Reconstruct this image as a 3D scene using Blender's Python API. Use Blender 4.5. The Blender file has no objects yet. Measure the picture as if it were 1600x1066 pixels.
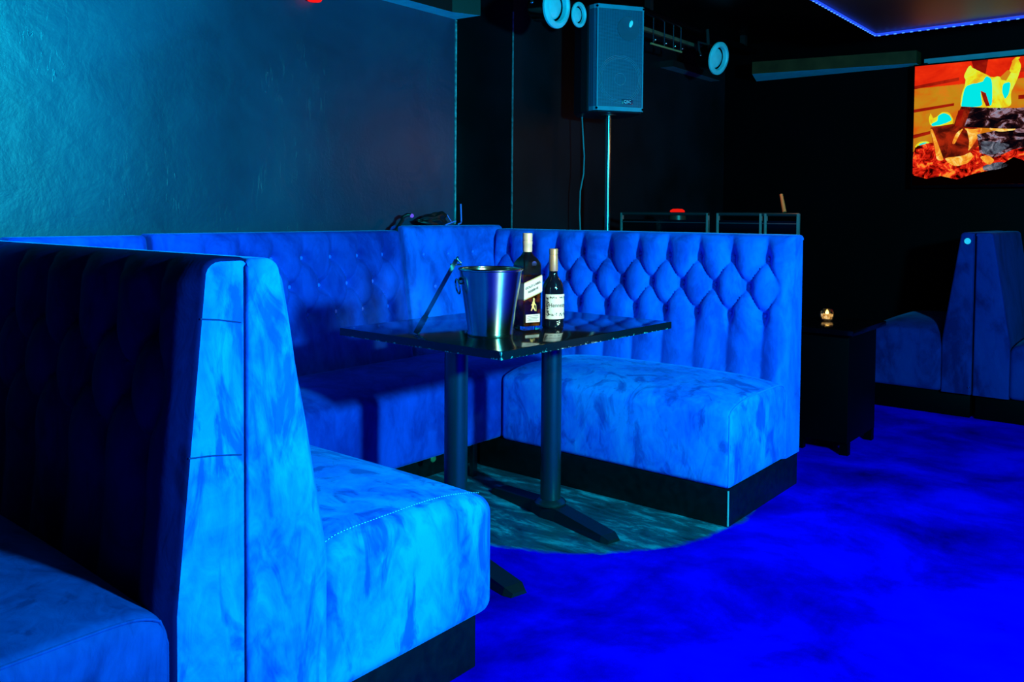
import bpy, bmesh, math, random
from mathutils import Vector, Matrix
PI = math.pi
random.seed(7)
scn = bpy.context.scene
COL = scn.collection

# ------------------------------------------------------------------ materials
def new_mat(name):
    m = bpy.data.materials.new(name); m.use_nodes = True
    nt = m.node_tree; nt.nodes.clear()
    out = nt.nodes.new('ShaderNodeOutputMaterial')
    return m, nt, out

def N(nt, typ, **kw):
    n = nt.nodes.new('ShaderNode' + typ)
    for k, v in kw.items():
        if k in n.inputs: n.inputs[k].default_value = v
        else: setattr(n, k, v)
    return n

def ramp(nt, stops):
    r = nt.nodes.new('ShaderNodeValToRGB')
    e = r.color_ramp.elements
    while len(e) < len(stops): e.new(0.5)
    for el, (p, c) in zip(e, stops):
        el.position = p; el.color = (*c, 1) if len(c) == 3 else c
    return r

def plain(name, col, rough=0.5, metal=0.0, var=0.12, scale=14, bump=0.05, spec=0.5, **kw):
    """principled with a little procedural mottling"""
    m, nt, out = new_mat(name)
    b = N(nt, 'BsdfPrincipled')
    b.inputs['Roughness'].default_value = rough
    b.inputs['Metallic'].default_value = metal
    b.inputs['Specular IOR Level'].default_value = spec
    for k, v in kw.items(): b.inputs[k].default_value = v
    tc = N(nt, 'TexCoord'); nz = N(nt, 'TexNoise', Scale=scale, Detail=5.0)
    nt.links.new(tc.outputs['Object'], nz.inputs['Vector'])
    r = ramp(nt, [(0.3, tuple(c*(1-var) for c in col)), (0.7, tuple(min(1, c*(1+var)) for c in col))])
    nt.links.new(nz.outputs['Fac'], r.inputs[0]); nt.links.new(r.outputs[0], b.inputs['Base Color'])
    if bump:
        bp = N(nt, 'Bump', Strength=bump, Distance=0.01)
        nt.links.new(nz.outputs['Fac'], bp.inputs['Height']); nt.links.new(bp.outputs[0], b.inputs['Normal'])
    nt.links.new(b.outputs[0], out.inputs[0])
    return m

def emit(name, col, strength):
    m, nt, out = new_mat(name)
    e = N(nt, 'Emission', Color=(*col, 1), Strength=strength)
    nt.links.new(e.outputs[0], out.inputs[0]); return m

def velvet(name, dark, mid, lite, sheen=0.35, seed=0.0, nap=1.0):
    m, nt, out = new_mat(name)
    b = N(nt, 'BsdfPrincipled')
    b.inputs['Roughness'].default_value = 0.75
    b.inputs['Specular IOR Level'].default_value = 0.06
    b.inputs['Sheen Weight'].default_value = sheen
    b.inputs['Sheen Roughness'].default_value = 0.35
    b.inputs['Sheen Tint'].default_value = (0.05, 0.4, 1, 1)
    tc = N(nt, 'TexCoord')
    mp = N(nt, 'Mapping'); mp.inputs['Location'].default_value = (seed, seed*1.7, seed*.6)
    mp.inputs['Scale'].default_value = (1.0, 1.0, 0.55)
    nt.links.new(tc.outputs['Object'], mp.inputs['Vector'])
    n1 = N(nt, 'TexNoise', Scale=4.5, Detail=5.0, Roughness=0.62, Distortion=0.9)
    n2 = N(nt, 'TexNoise', Scale=17.0, Detail=4.0, Roughness=0.6, Distortion=1.6)
    n3 = N(nt, 'TexNoise', Scale=420.0, Detail=2.0)
    for n in (n1, n2, n3): nt.links.new(mp.outputs[0], n.inputs['Vector'])
    mx = N(nt, 'Math', operation='MULTIPLY_ADD'); mx.inputs[1].default_value = 0.35*nap
    nt.links.new(n2.outputs['Fac'], mx.inputs[0]); nt.links.new(n1.outputs['Fac'], mx.inputs[2])
    r = ramp(nt, [(0.47, dark), (0.62, mid), (0.86, lite)])
    nt.links.new(mx.outputs[0], r.inputs[0])
    # brushed nap marks: darker smears where the pile has been stroked the other way
    m2 = N(nt, 'Mapping'); m2.inputs['Location'].default_value = (seed*2.1, seed, 3); m2.inputs['Rotation'].default_value = (.6, .5, .3); m2.inputs['Scale'].default_value = (1.3, 1.6, .6)
    nt.links.new(tc.outputs['Object'], m2.inputs['Vector'])
    n4 = N(nt, 'TexNoise', Scale=5.5, Detail=6.0, Roughness=.58, Distortion=1.4); nt.links.new(m2.outputs[0], n4.inputs['Vector'])
    sm = ramp(nt, [(.53, (0, 0, 0)), (.63, (.62*nap,)*3)]); nt.links.new(n4.outputs['Fac'], sm.inputs[0])
    mixc = N(nt, 'Mix', data_type='RGBA'); nt.links.new(sm.outputs[0], mixc.inputs[0]); nt.links.new(r.outputs[0], mixc.inputs[6])
    mixc.inputs[7].default_value = (*dark, 1)
    nt.links.new(mixc.outputs[2], b.inputs['Base Color'])
    bp = N(nt, 'Bump', Strength=0.10, Distance=0.02)
    bp2 = N(nt, 'Bump', Strength=0.06, Distance=0.002)
    nt.links.new(n2.outputs['Fac'], bp.inputs['Height']); nt.links.new(n3.outputs['Fac'], bp2.inputs['Height'])
    nt.links.new(bp.outputs[0], bp2.inputs['Normal']); nt.links.new(bp2.outputs[0], b.inputs['Normal'])
    nt.links.new(b.outputs[0], out.inputs[0])
    return m

M = {}
M['velvet'] = velvet('blue_velvet', (0.0, .035, .40), (0.0, .105, .78), (0.0, .21, .98), seed=1.3)
M['velvet_back_lit'] = velvet('blue_velvet_back_lit', (0.0, .070, .54), (0.0, .135, .86), (0.0, .20, 1.0), seed=4.1, nap=.6)  # brighter copy of the velvet: light on the tufted back put into the colour
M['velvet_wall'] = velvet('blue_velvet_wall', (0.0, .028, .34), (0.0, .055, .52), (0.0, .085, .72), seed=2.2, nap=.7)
M['velvet_far_dimmed'] = velvet('blue_velvet_far_dimmed', (0.0, .006, .09), (0.0, .016, .17), (0.0, .022, .20), sheen=.08, seed=6.4, nap=.6)  # same velvet darkened for the far booth, its dimness painted in
M['velvet_near_lit'] = velvet('blue_velvet_near_lit', (0.0, .045, .50), (0.0, .15, .95), (0.0, .30, 1.0), seed=9.3, nap=1.25)  # same velvet made brighter, strong light on the near bench painted in
M['velvet_seat_lit'] = velvet('blue_velvet_seat_lit', (0.0, .045, .46), (0.0, .135, .88), (0.0, .27, 1.0), seed=1.3, nap=1.2)  # lit copy for the seat behind the bottles, brightness painted into the colour
M['velvet_end_lit'] = velvet('blue_velvet_end_lit', (0.0, .045, .50), (0.0, .13, .92), (0.0, .25, 1.0), seed=17.9, nap=1.25)  # lit copy for the divider end, painted brighter than its shaded front
M['velvet_shade'] = velvet('blue_velvet_shade', (0.0, .016, .14), (0.0, .036, .26), (0.0, .062, .40), sheen=.08, seed=5.5)  # shaded copy for the neighbouring seat, shade put into the colour
M['velvet_shadowed'] = velvet('blue_velvet_shadowed', (0.0, .002, .035), (0.0, .005, .075), (0.0, .008, .11), sheen=.0, seed=5.5)  # near-black copy: shadow on the divider's tufted back painted into the colour
M['seam'] = plain('seam_shadow', (.0, .02, .16), .8, bump=0)
M['button'] = plain('button_velvet', (0.02, .16, .95), .55, bump=0)
M['piping'] = plain('piping_velvet', (0.01, .20, 1.0), .6, bump=0)
M['stitch'] = plain('stitch_thread', (0.35, .7, 1.0), .6, bump=0)
M['plinth'] = plain('black_plinth', (.0012, .004, .0055), .42, spec=.25, var=.5, scale=30)
M['chip'] = plain('worn_edge', (.45, .5, .5), .6)
M['black'] = plain('matte_black', (.004, .006, .008), .45)
M['gloss_black'] = plain('gloss_black', (.0004, .0006, .0016), .16, bump=0.0, spec=.25)
M['black_metal'] = plain('black_metal', (.002, .016, .022), .30, metal=.0, bump=.01, spec=1.0)
M['steel'] = plain('brushed_steel', (.30, .48, .40), .27, metal=1.0, var=.08, scale=60, bump=.01)
_b = next(n for n in M['steel'].node_tree.nodes if n.type == 'BSDF_PRINCIPLED')
_b.inputs['Anisotropic'].default_value = .85; _b.inputs['Anisotropic Rotation'].default_value = .25
_t = N(M['steel'].node_tree, 'Tangent', direction_type='RADIAL', axis='Z'); M['steel'].node_tree.links.new(_t.outputs[0], _b.inputs['Tangent'])
M['steel_bright'] = plain('polished_steel', (.55, .70, .68), .16, metal=1.0, var=.05, bump=0)
M['chrome_dull'] = plain('dull_metal', (.35, .45, .5), .35, metal=1.0)
M['white'] = plain('white_plastic', (.12, .60, .72), .45, bump=0)
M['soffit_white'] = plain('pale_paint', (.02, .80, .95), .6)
M['brown'] = plain('brown_board', (.085, .022, .008), .7, spec=.1, var=.35, scale=9)
M['timber'] = plain('timber', (.12, .07, .045), .55, var=.4, scale=11)
M['gold_tube'] = plain('brass_tube', (.75, .55, .25), .3, metal=.6)
M['far_wall'] = plain('black_wall', (.0001, .0002, .0010), .6, spec=.04, var=.4, scale=2.5)
M['side_wall'] = plain('dark_side_wall', (.0050, .0045, .0085), .45, var=.55, scale=2.0, bump=.05, spec=.25)
M['black_void'] = plain('black_laminate', (.0003, .0004, .0012), .5, spec=.05)
M['recess'] = plain('recess_paint', (.004, .004, .012), .5)
M['ceil'] = plain('black_ceiling', (.0008, .0008, .001), .4, bump=.0, spec=.2)
M['panel'] = plain('dark_ceiling_panel', (.016, .008, .008), .42, var=.6, scale=1.4, bump=.0)
M['gold_foil'] = plain('gold_foil', (.80, .50, .22), .32, metal=.75, var=.15, bump=.02)
M['cream_foil'] = plain('cream_foil', (.60, .46, .28), .4, metal=.3, var=.15, bump=.03)
M['label'] = plain('label_paper', (.52, .50, .42), .6, var=.04, bump=0)
M['ink'] = plain('label_ink', (.01, .01, .012), .6, bump=0)
M['gold_ink'] = plain('gold_ink', (.85, .55, .18), .4, metal=.3, bump=0)
M['purple'] = emit('violet_glow', (.16, .10, 1.0), .9)
M['red_glow'] = emit('red_glow', (1, .01, .01), 1.1)
M['led'] = emit('led_blue', (.015, .07, 1.0), 1.3)
M['led_hot'] = emit('led_blue_hot', (.05, .22, 1.0), 2.6)
M['red_plastic'] = plain('red_plastic', (.5, .01, .01), .4)
M['wood_stick'] = plain('pale_wood', (1.0, .12, .02), .7)

# glass kinds
def glass(name, col, rough=0.02, ior=1.45):
    m, nt, out = new_mat(name)
    b = N(nt, 'BsdfPrincipled')
    b.inputs['Base Color'].default_value = (*col, 1); b.inputs['Roughness'].default_value = rough
    b.inputs['Transmission Weight'].default_value = 1.0; b.inputs['IOR'].default_value = ior
    nt.links.new(b.outputs[0], out.inputs[0]); return m
M['glass_clear'] = glass('clear_glass', (.95, .97, .95))
M['glass_dark'] = plain('dark_bottle_glass', (.002, .004, .010), .06, bump=0, var=.02)
def whisky_mat():
    """amber spirit: deep brown, light glowing through it painted as scattered orange blobs"""
    m, nt, out = new_mat('amber_spirit')
    tc = N(nt, 'TexCoord'); nz = N(nt, 'TexNoise', Scale=16.0, Detail=1.0, Distortion=.2)
    nt.links.new(tc.outputs['Object'], nz.inputs['Vector'])
    r = ramp(nt, [(.45, (.030, .005, .002)), (.58, (.40, .06, .006)), (.70, (1.0, .30, .03))])
    nt.links.new(nz.outputs['Fac'], r.inputs[0])
    b = N(nt, 'BsdfPrincipled'); b.inputs['Roughness'].default_value = .08
    b.inputs['Transmission Weight'].default_value = .25
    nt.links.new(r.outputs[0], b.inputs['Base Color'])
    nt.links.new(b.outputs[0], out.inputs[0]); return m
M['amber'] = whisky_mat()

def wall_mat():
    m, nt, out = new_mat('glossy_teal_plaster')
    b = N(nt, 'BsdfPrincipled'); b.inputs['Specular IOR Level'].default_value = .55
    tc = N(nt, 'TexCoord')
    n1 = N(nt, 'TexNoise', Scale=1.6, Detail=7.0, Roughness=.6, Distortion=.5)
    n2 = N(nt, 'TexNoise', Scale=7.0, Detail=5.0, Roughness=.6, Distortion=.25)
    nt.links.new(tc.outputs['Object'], n1.inputs['Vector']); nt.links.new(tc.outputs['Object'], n2.inputs['Vector'])
    r = ramp(nt, [(.32, (.0, .022, .060)), (.52, (.0, .034, .084)), (.75, (.001, .052, .105))])
    nt.links.new(n1.outputs['Fac'], r.inputs[0]); nt.links.new(r.outputs[0], b.inputs['Base Color'])
    rr = N(nt, 'MapRange'); rr.inputs['To Min'].default_value = .34; rr.inputs['To Max'].default_value = .46
    nt.links.new(n2.outputs['Fac'], rr.inputs['Value']); nt.links.new(rr.outputs[0], b.inputs['Roughness'])
    # scratches: stretched, distorted wave bands picked out very thin
    mp = N(nt, 'Mapping'); mp.inputs['Rotation'].default_value = (.9, .2, .4); mp.inputs['Scale'].default_value = (1, 5.0, 1.1)
    nt.links.new(tc.outputs['Object'], mp.inputs['Vector'])
    v = N(nt, 'TexNoise', Scale=3.2, Detail=3.0, Roughness=.5, Distortion=1.2)
    nt.links.new(mp.outputs[0], v.inputs['Vector'])
    sc = ramp(nt, [(.497, (0, 0, 0)), (.5, (1, 1, 1)), (.503, (0, 0, 0))])
    nt.links.new(v.outputs['Fac'], sc.inputs[0])
    ng = N(nt, 'TexNoise', Scale=2.3, Detail=2.0)
    nt.links.new(tc.outputs['Object'], ng.inputs['Vector'])
    gate = ramp(nt, [(.50, (0, 0, 0)), (.62, (1, 1, 1))]); nt.links.new(ng.outputs['Fac'], gate.inputs[0])
    mul = N(nt, 'Math', operation='MULTIPLY'); nt.links.new(sc.outputs[0], mul.inputs[0]); nt.links.new(gate.outputs[0], mul.inputs[1])
    add = N(nt, 'Math', operation='MULTIPLY_ADD'); add.inputs[1].default_value = 1.6
    nt.links.new(mul.outputs[0], add.inputs[0]); nt.links.new(n2.outputs['Fac'], add.inputs[2])
    bp = N(nt, 'Bump', Strength=.22, Distance=.02)
    nt.links.new(add.outputs[0], bp.inputs['Height']); nt.links.new(bp.outputs[0], b.inputs['Normal'])
    nt.links.new(b.outputs[0], out.inputs[0]); return m
M['wall'] = wall_mat()

def floor_mat():
    """worn dark boards inside the booth, blue stained floor beyond a curved edge"""
    m, nt, out = new_mat('booth_and_blue_floor')
    geo = N(nt, 'NewGeometry')
    sub = N(nt, 'VectorMath', operation='SUBTRACT'); sub.inputs[1].default_value = (-2.16, 3.03, 0)
    nt.links.new(geo.outputs['Position'], sub.inputs[0])
    ln = N(nt, 'VectorMath', operation='LENGTH'); nt.links.new(sub.outputs[0], ln.inputs[0])
    nz = N(nt, 'TexNoise', Scale=5.0, Detail=6.0, Roughness=.65)
    nt.links.new(geo.outputs['Position'], nz.inputs['Vector'])
    ma = N(nt, 'Math', operation='MULTIPLY_ADD'); ma.inputs[1].default_value = .10
    nt.links.new(nz.outputs['Fac'], ma.inputs[0]); nt.links.new(ln.outputs['Value'], ma.inputs[2])
    mask = N(nt, 'MapRange'); mask.inputs['From Min'].default_value = .84; mask.inputs['From Max'].default_value = .868
    nt.links.new(ma.outputs[0], mask.inputs['Value'])
    # wood
    mp = N(nt, 'Mapping'); mp.inputs['Scale'].default_value = (1.6, 4.5, 1); mp.inputs['Rotation'].default_value = (0, 0, .1)
    nt.links.new(geo.outputs['Position'], mp.inputs['Vector'])
    w = N(nt, 'TexNoise', Scale=3.0, Detail=8.0, Roughness=.7, Distortion=.4); nt.links.new(mp.outputs[0], w.inputs['Vector'])
    wr = ramp(nt, [(.34, (.003, .018, .030)), (.52, (.014, .085, .130)), (.68, (.09, .42, .55))])
    nt.links.new(w.outputs['Fac'], wr.inputs[0])
    # blue
    b1 = N(nt, 'TexNoise', Scale=2.1, Detail=7.0, Roughness=.62, Distortion=.3); nt.links.new(geo.outputs['Position'], b1.inputs['Vector'])
    br = ramp(nt, [(.30, (0, 0, .16)), (.46, (0, 0, .50)), (.62, (.0, .001, .92)), (.80, (.0, .004, 1.0))])
    nt.links.new(b1.outputs['Fac'], br.inputs[0])
    mix = N(nt, 'Mix', data_type='RGBA'); 
    nt.links.new(mask.outputs[0], mix.inputs[0]); nt.links.new(wr.outputs[0], mix.inputs[6]); nt.links.new(br.outputs[0], mix.inputs[7])
    wood = N(nt, 'BsdfPrincipled'); wood.inputs['Roughness'].default_value = .42
    carp = N(nt, 'BsdfPrincipled'); carp.inputs['Roughness'].default_value = .9; carp.inputs['Specular IOR Level'].default_value = 0.0
    for s in (wood, carp): nt.links.new(mix.outputs[2], s.inputs['Base Color'])
    bp = N(nt, 'Bump', Strength=.25, Distance=.01); nt.links.new(w.outputs['Fac'], bp.inputs['Height']); nt.links.new(bp.outputs[0], wood.inputs['Normal'])
    bp2 = N(nt, 'Bump', Strength=.2, Distance=.02); nt.links.new(b1.outputs['Fac'], bp2.inputs['Height']); nt.links.new(bp2.outputs[0], carp.inputs['Normal'])
    ms = N(nt, 'MixShader'); nt.links.new(mask.outputs[0], ms.inputs[0]); nt.links.new(wood.outputs[0], ms.inputs[1]); nt.links.new(carp.outputs[0], ms.inputs[2])
    nt.links.new(ms.outputs[0], out.inputs[0]); return m
M['floor'] = floor_mat()

def table_mat():
    m, nt, out = new_mat('black_lacquer_top')
    b = N(nt, 'BsdfPrincipled'); b.inputs['Base Color'].default_value = (.004, .005, .007, 1)
    b.inputs['Specular IOR Level'].default_value = .7
    tc = N(nt, 'TexCoord'); n = N(nt, 'TexNoise', Scale=30.0, Detail=4.0); nt.links.new(tc.outputs['Object'], n.inputs['Vector'])
    rr = N(nt, 'MapRange'); rr.inputs['To Min'].default_value = .05; rr.inputs['To Max'].default_value = .14
    nt.links.new(n.outputs['Fac'], rr.inputs['Value']); nt.links.new(rr.outputs[0], b.inputs['Roughness'])
    nt.links.new(b.outputs[0], out.inputs[0]); return m
M['table'] = table_mat()
def band_mat():
    """black edge banding, chipped pale along its lower edge and corners"""
    m, nt, out = new_mat('chipped_edge')
    b = N(nt, 'BsdfPrincipled'); b.inputs['Roughness'].default_value = .3
    tc = N(nt, 'TexCoord'); n = N(nt, 'TexNoise', Scale=60.0, Detail=5.0, Roughness=.7); nt.links.new(tc.outputs['Object'], n.inputs['Vector'])
    sx = N(nt, 'SeparateXYZ'); nt.links.new(tc.outputs['Object'], sx.inputs[0])
    low = N(nt, 'MapRange'); low.inputs['From Min'].default_value = .744; low.inputs['From Max'].default_value = .736
    low.inputs['To Max'].default_value = .16; nt.links.new(sx.outputs['Z'], low.inputs['Value'])
    cor = N(nt, 'MapRange'); cor.inputs['From Min'].default_value = .862; cor.inputs['From Max'].default_value = .8705; cor.inputs['To Max'].default_value = .30
    df = N(nt, 'Math', operation='SUBTRACT'); nt.links.new(sx.outputs['X'], df.inputs[0]); nt.links.new(sx.outputs['Y'], df.inputs[1]); nt.links.new(df.outputs[0], cor.inputs['Value'])
    a1 = N(nt, 'Math', operation='ADD'); nt.links.new(n.outputs['Fac'], a1.inputs[0]); nt.links.new(low.outputs[0], a1.inputs[1])
    a2 = N(nt, 'Math', operation='ADD'); nt.links.new(a1.outputs[0], a2.inputs[0]); nt.links.new(cor.outputs[0], a2.inputs[1])
    r = ramp(nt, [(.68, (.004, .008, .010)), (.76, (.5, .5, .45))]); nt.links.new(a2.outputs[0], r.inputs[0]); nt.links.new(r.outputs[0], b.inputs['Base Color'])
    nt.links.new(b.outputs[0], out.inputs[0]); return m

# ------------------------------------------------------------------ mesh helpers
def tag(o, label=None, cat=None, group=None, kind=None):
    if label: o['label'] = label
    if cat: o['category'] = cat
    if group: o['group'] = group
    if kind: o['kind'] = kind
    return o

def link_mesh(name, me, mats, parent=None):
    o = bpy.data.objects.new(name, me); COL.objects.link(o)
    if not isinstance(mats, (list, tuple)): mats = [mats]
    if not me.materials:
        for m in mats: me.materials.append(m)
    if parent: o.parent = parent
    return o

def obj(name, bm, mats, parent=None, smooth=True, angle=40):
    bmesh.ops.recalc_face_normals(bm, faces=bm.faces[:])
    me = bpy.data.meshes.new(name); bm.to_mesh(me); bm.free()
    if smooth:
        for p in me.polygons: p.use_smooth = True
        try: me.set_sharp_from_angle(angle=math.radians(angle))
        except Exception: pass
    return link_mesh(name, me, mats, parent)

def thing(name, label, cat, loc=(0, 0, 0), rz=0.0, group=None):
    o = bpy.data.objects.new(name, None); COL.objects.link(o)
    o.location = loc; o.rotation_euler = (0, 0, rz); o.empty_display_size = .05
    return tag(o, label, cat, group)

def structure(o): return tag(o, kind='structure')

def box(bm, lo, hi, bevel=0.0, seg=2, mi=0, rot=None):
    vs = [bm.verts.new((x, y, z)) for x in (lo[0], hi[0]) for y in (lo[1], hi[1]) for z in (lo[2], hi[2])]
    fs = [bm.faces.new([vs[i] for i in f]) for f in ((0, 1, 3, 2), (4, 6, 7, 5), (0, 4, 5, 1), (2, 3, 7, 6), (0, 2, 6, 4), (1, 5, 7, 3))]
    for f in fs: f.material_index = mi
    if rot is not None:
        for v in vs: v.co = rot @ v.co
    if bevel:
        es = list({e for f in fs for e in f.edges})
        bmesh.ops.bevel(bm, geom=es, offset=bevel, segments=seg, profile=.6, affect='EDGES')
    return fs          # bottom face is fs[4]

def tube(bm, pts, r, seg=12, cap=True):
    pts = [Vector(p) for p in pts]; rings = []
    rr = r if isinstance(r, (list, tuple)) else [r]*len(pts)
    up = None
    for i, p in enumerate(pts):
        a = pts[max(i-1, 0)]; b = pts[min(i+1, len(pts)-1)]
        t = (b-a).normalized()
        if up is None:
            up = Vector((0, 0, 1)) if abs(t.z) < .9 else Vector((1, 0, 0))
        u = t.cross(up).normalized(); w = u.cross(t).normalized(); up = w
        rings.append([bm.verts.new(p + (u*math.cos(2*PI*k/seg) + w*math.sin(2*PI*k/seg))*rr[i]) for k in range(seg)])
    for A, B in zip(rings, rings[1:]):
        for k in range(seg):
            bm.faces.new((A[k], A[(k+1) % seg], B[(k+1) % seg], B[k]))
    if cap:
        bm.faces.new(rings[0][::-1]); bm.faces.new(rings[-1])

def lathe(bm, prof, seg=48, mat=None, close=False):
    """prof [(r,z)] round Z; optional Matrix"""
    rings = []
    for r, z in prof:
        if r < 1e-6: rings.append([bm.verts.new((0, 0, z))])
        else: rings.append([bm.verts.new((r*math.cos(2*PI*k/seg), r*math.sin(2*PI*k/seg), z)) for k in range(seg)])
    for A, B in zip(rings, rings[1:]):
        for k in range(seg):
            q = [A[k % len(A)], A[(k+1) % len(A)], B[(k+1) % len(B)], B[k % len(B)]]
            u = []
            for v in q:
                if v not in u: u.append(v)
            if len(u) > 2: bm.faces.new(u)
    if mat is not None:
        for ring in rings:
            for v in ring: v.co = mat @ v.co

def poly(bm, pts, mi=0):
    f = bm.faces.new([bm.verts.new(p) for p in pts]); f.material_index = mi; return f

def prism(bm, pts2, z0, z1, mi=0, mib=None):
    a = [bm.verts.new((x, y, z0)) for x, y in pts2]; b = [bm.verts.new((x, y, z1)) for x, y in pts2]
    f = bm.faces.new(a[::-1]); f.material_index = mi if mib is None else mib
    f = bm.faces.new(b); f.material_index = mi
    n = len(a)
    for i in range(n):
        f = bm.faces.new((a[i], a[(i+1) % n], b[(i+1) % n], b[i])); f.material_index = mi

def axis_samples(a, b, r, n):
    """coordinate samples dense within r of both ends"""
    k = 5
    left = [a + r*(1-math.cos(PI/2*i/k)) for i in range(k)]
    right = [b - r*(1-math.cos(PI/2*i/k)) for i in range(k)][::-1]
    mid = [a+r + (b-a-2*r)*i/n for i in range(n+1)]
    return left + mid + right

def rbox(lo, hi, r, crown=0.0, n=(16, 12, 6), cexp=(4, 3)):
    """rounded upholstered block with a crowned top"""
    bm = bmesh.new()
    X = axis_samples(lo[0], hi[0], r, n[0]); Y = axis_samples(lo[1], hi[1], r, n[1]); Z = axis_samples(lo[2], hi[2], r, n[2])
    cache = {}
    cx, cy = (lo[0]+hi[0])/2, (lo[1]+hi[1])/2; hx, hy = (hi[0]-lo[0])/2, (hi[1]-lo[1])/2
    def V(p):
        key = tuple(round(c, 6) for c in p)
        if key in cache: return cache[key]
        inner = Vector([min(max(p[i], lo[i]+r), hi[i]-r) for i in range(3)])
        d = Vector(p) - inner
        q = inner + d.normalized()*r if d.length > 1e-9 and sum(abs(c) > 1e-9 for c in d) > 1 else Vector(p)
        if crown:
            t = max(0.0, (q.z-lo[2])/(hi[2]-lo[2]))
            fx = 1-abs((q.x-cx)/hx)**cexp[0]; fy = 1-abs((q.y-cy)/hy)**(cexp[1] if q.y < cy else 9)
            q.z += crown*fy*(.55+.45*fx)*t**3
        v = bm.verts.new(q); cache[key] = v; return v
    def grid(A, B, f):
        for i in range(len(A)-1):
            for j in range(len(B)-1):
                vs = [V(f(A[i], B[j])), V(f(A[i+1], B[j])), V(f(A[i+1], B[j+1])), V(f(A[i], B[j+1]))]
                if len(set(vs)) == 4:
                    try: bm.faces.new(vs)
                    except ValueError: pass
    for z in (lo[2], hi[2]): grid(X, Y, lambda a, b: (a, b, z))
    for y in (lo[1], hi[1]): grid(X, Z, lambda a, b: (a, y, b))
    for x in (lo[0], hi[0]): grid(Y, Z, lambda a, b: (x, a, b))
    return bm

def crown_z(lo, hi, crown, x, y, cexp=(4, 3)):
    cx, cy = (lo[0]+hi[0])/2, (lo[1]+hi[1])/2; hx, hy = (hi[0]-lo[0])/2, (hi[1]-lo[1])/2
    fx = 1-min(1, abs((x-cx)/hx))**cexp[0]; fy = 1-min(1, abs((y-cy)/hy))**(cexp[1] if y < cy else 9)
    return hi[2] + crown*fy*(.55+.45*fx)

def smooth(a, b, x):
    t = min(1, max(0, (x-a)/(b-a))); return t*t*(3-2*t)

# ------------------------------------------------------------------ tufted backrest
# local frame: u along +x, outer back plane at y=0, padded front towards -y
_btn = None
def button_mesh():
    global _btn
    if _btn is None:
        bm = bmesh.new(); bmesh.ops.create_uvsphere(bm, u_segments=14, v_segments=8, radius=.0095)
        for v in bm.verts: v.co.y *= .6
        _btn = bpy.data.meshes.new('button'); bm.to_mesh(_btn); bm.free()
        for p in _btn.polygons: p.use_smooth = True
        _btn.materials.append(M['button'])
    return _btn

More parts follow.
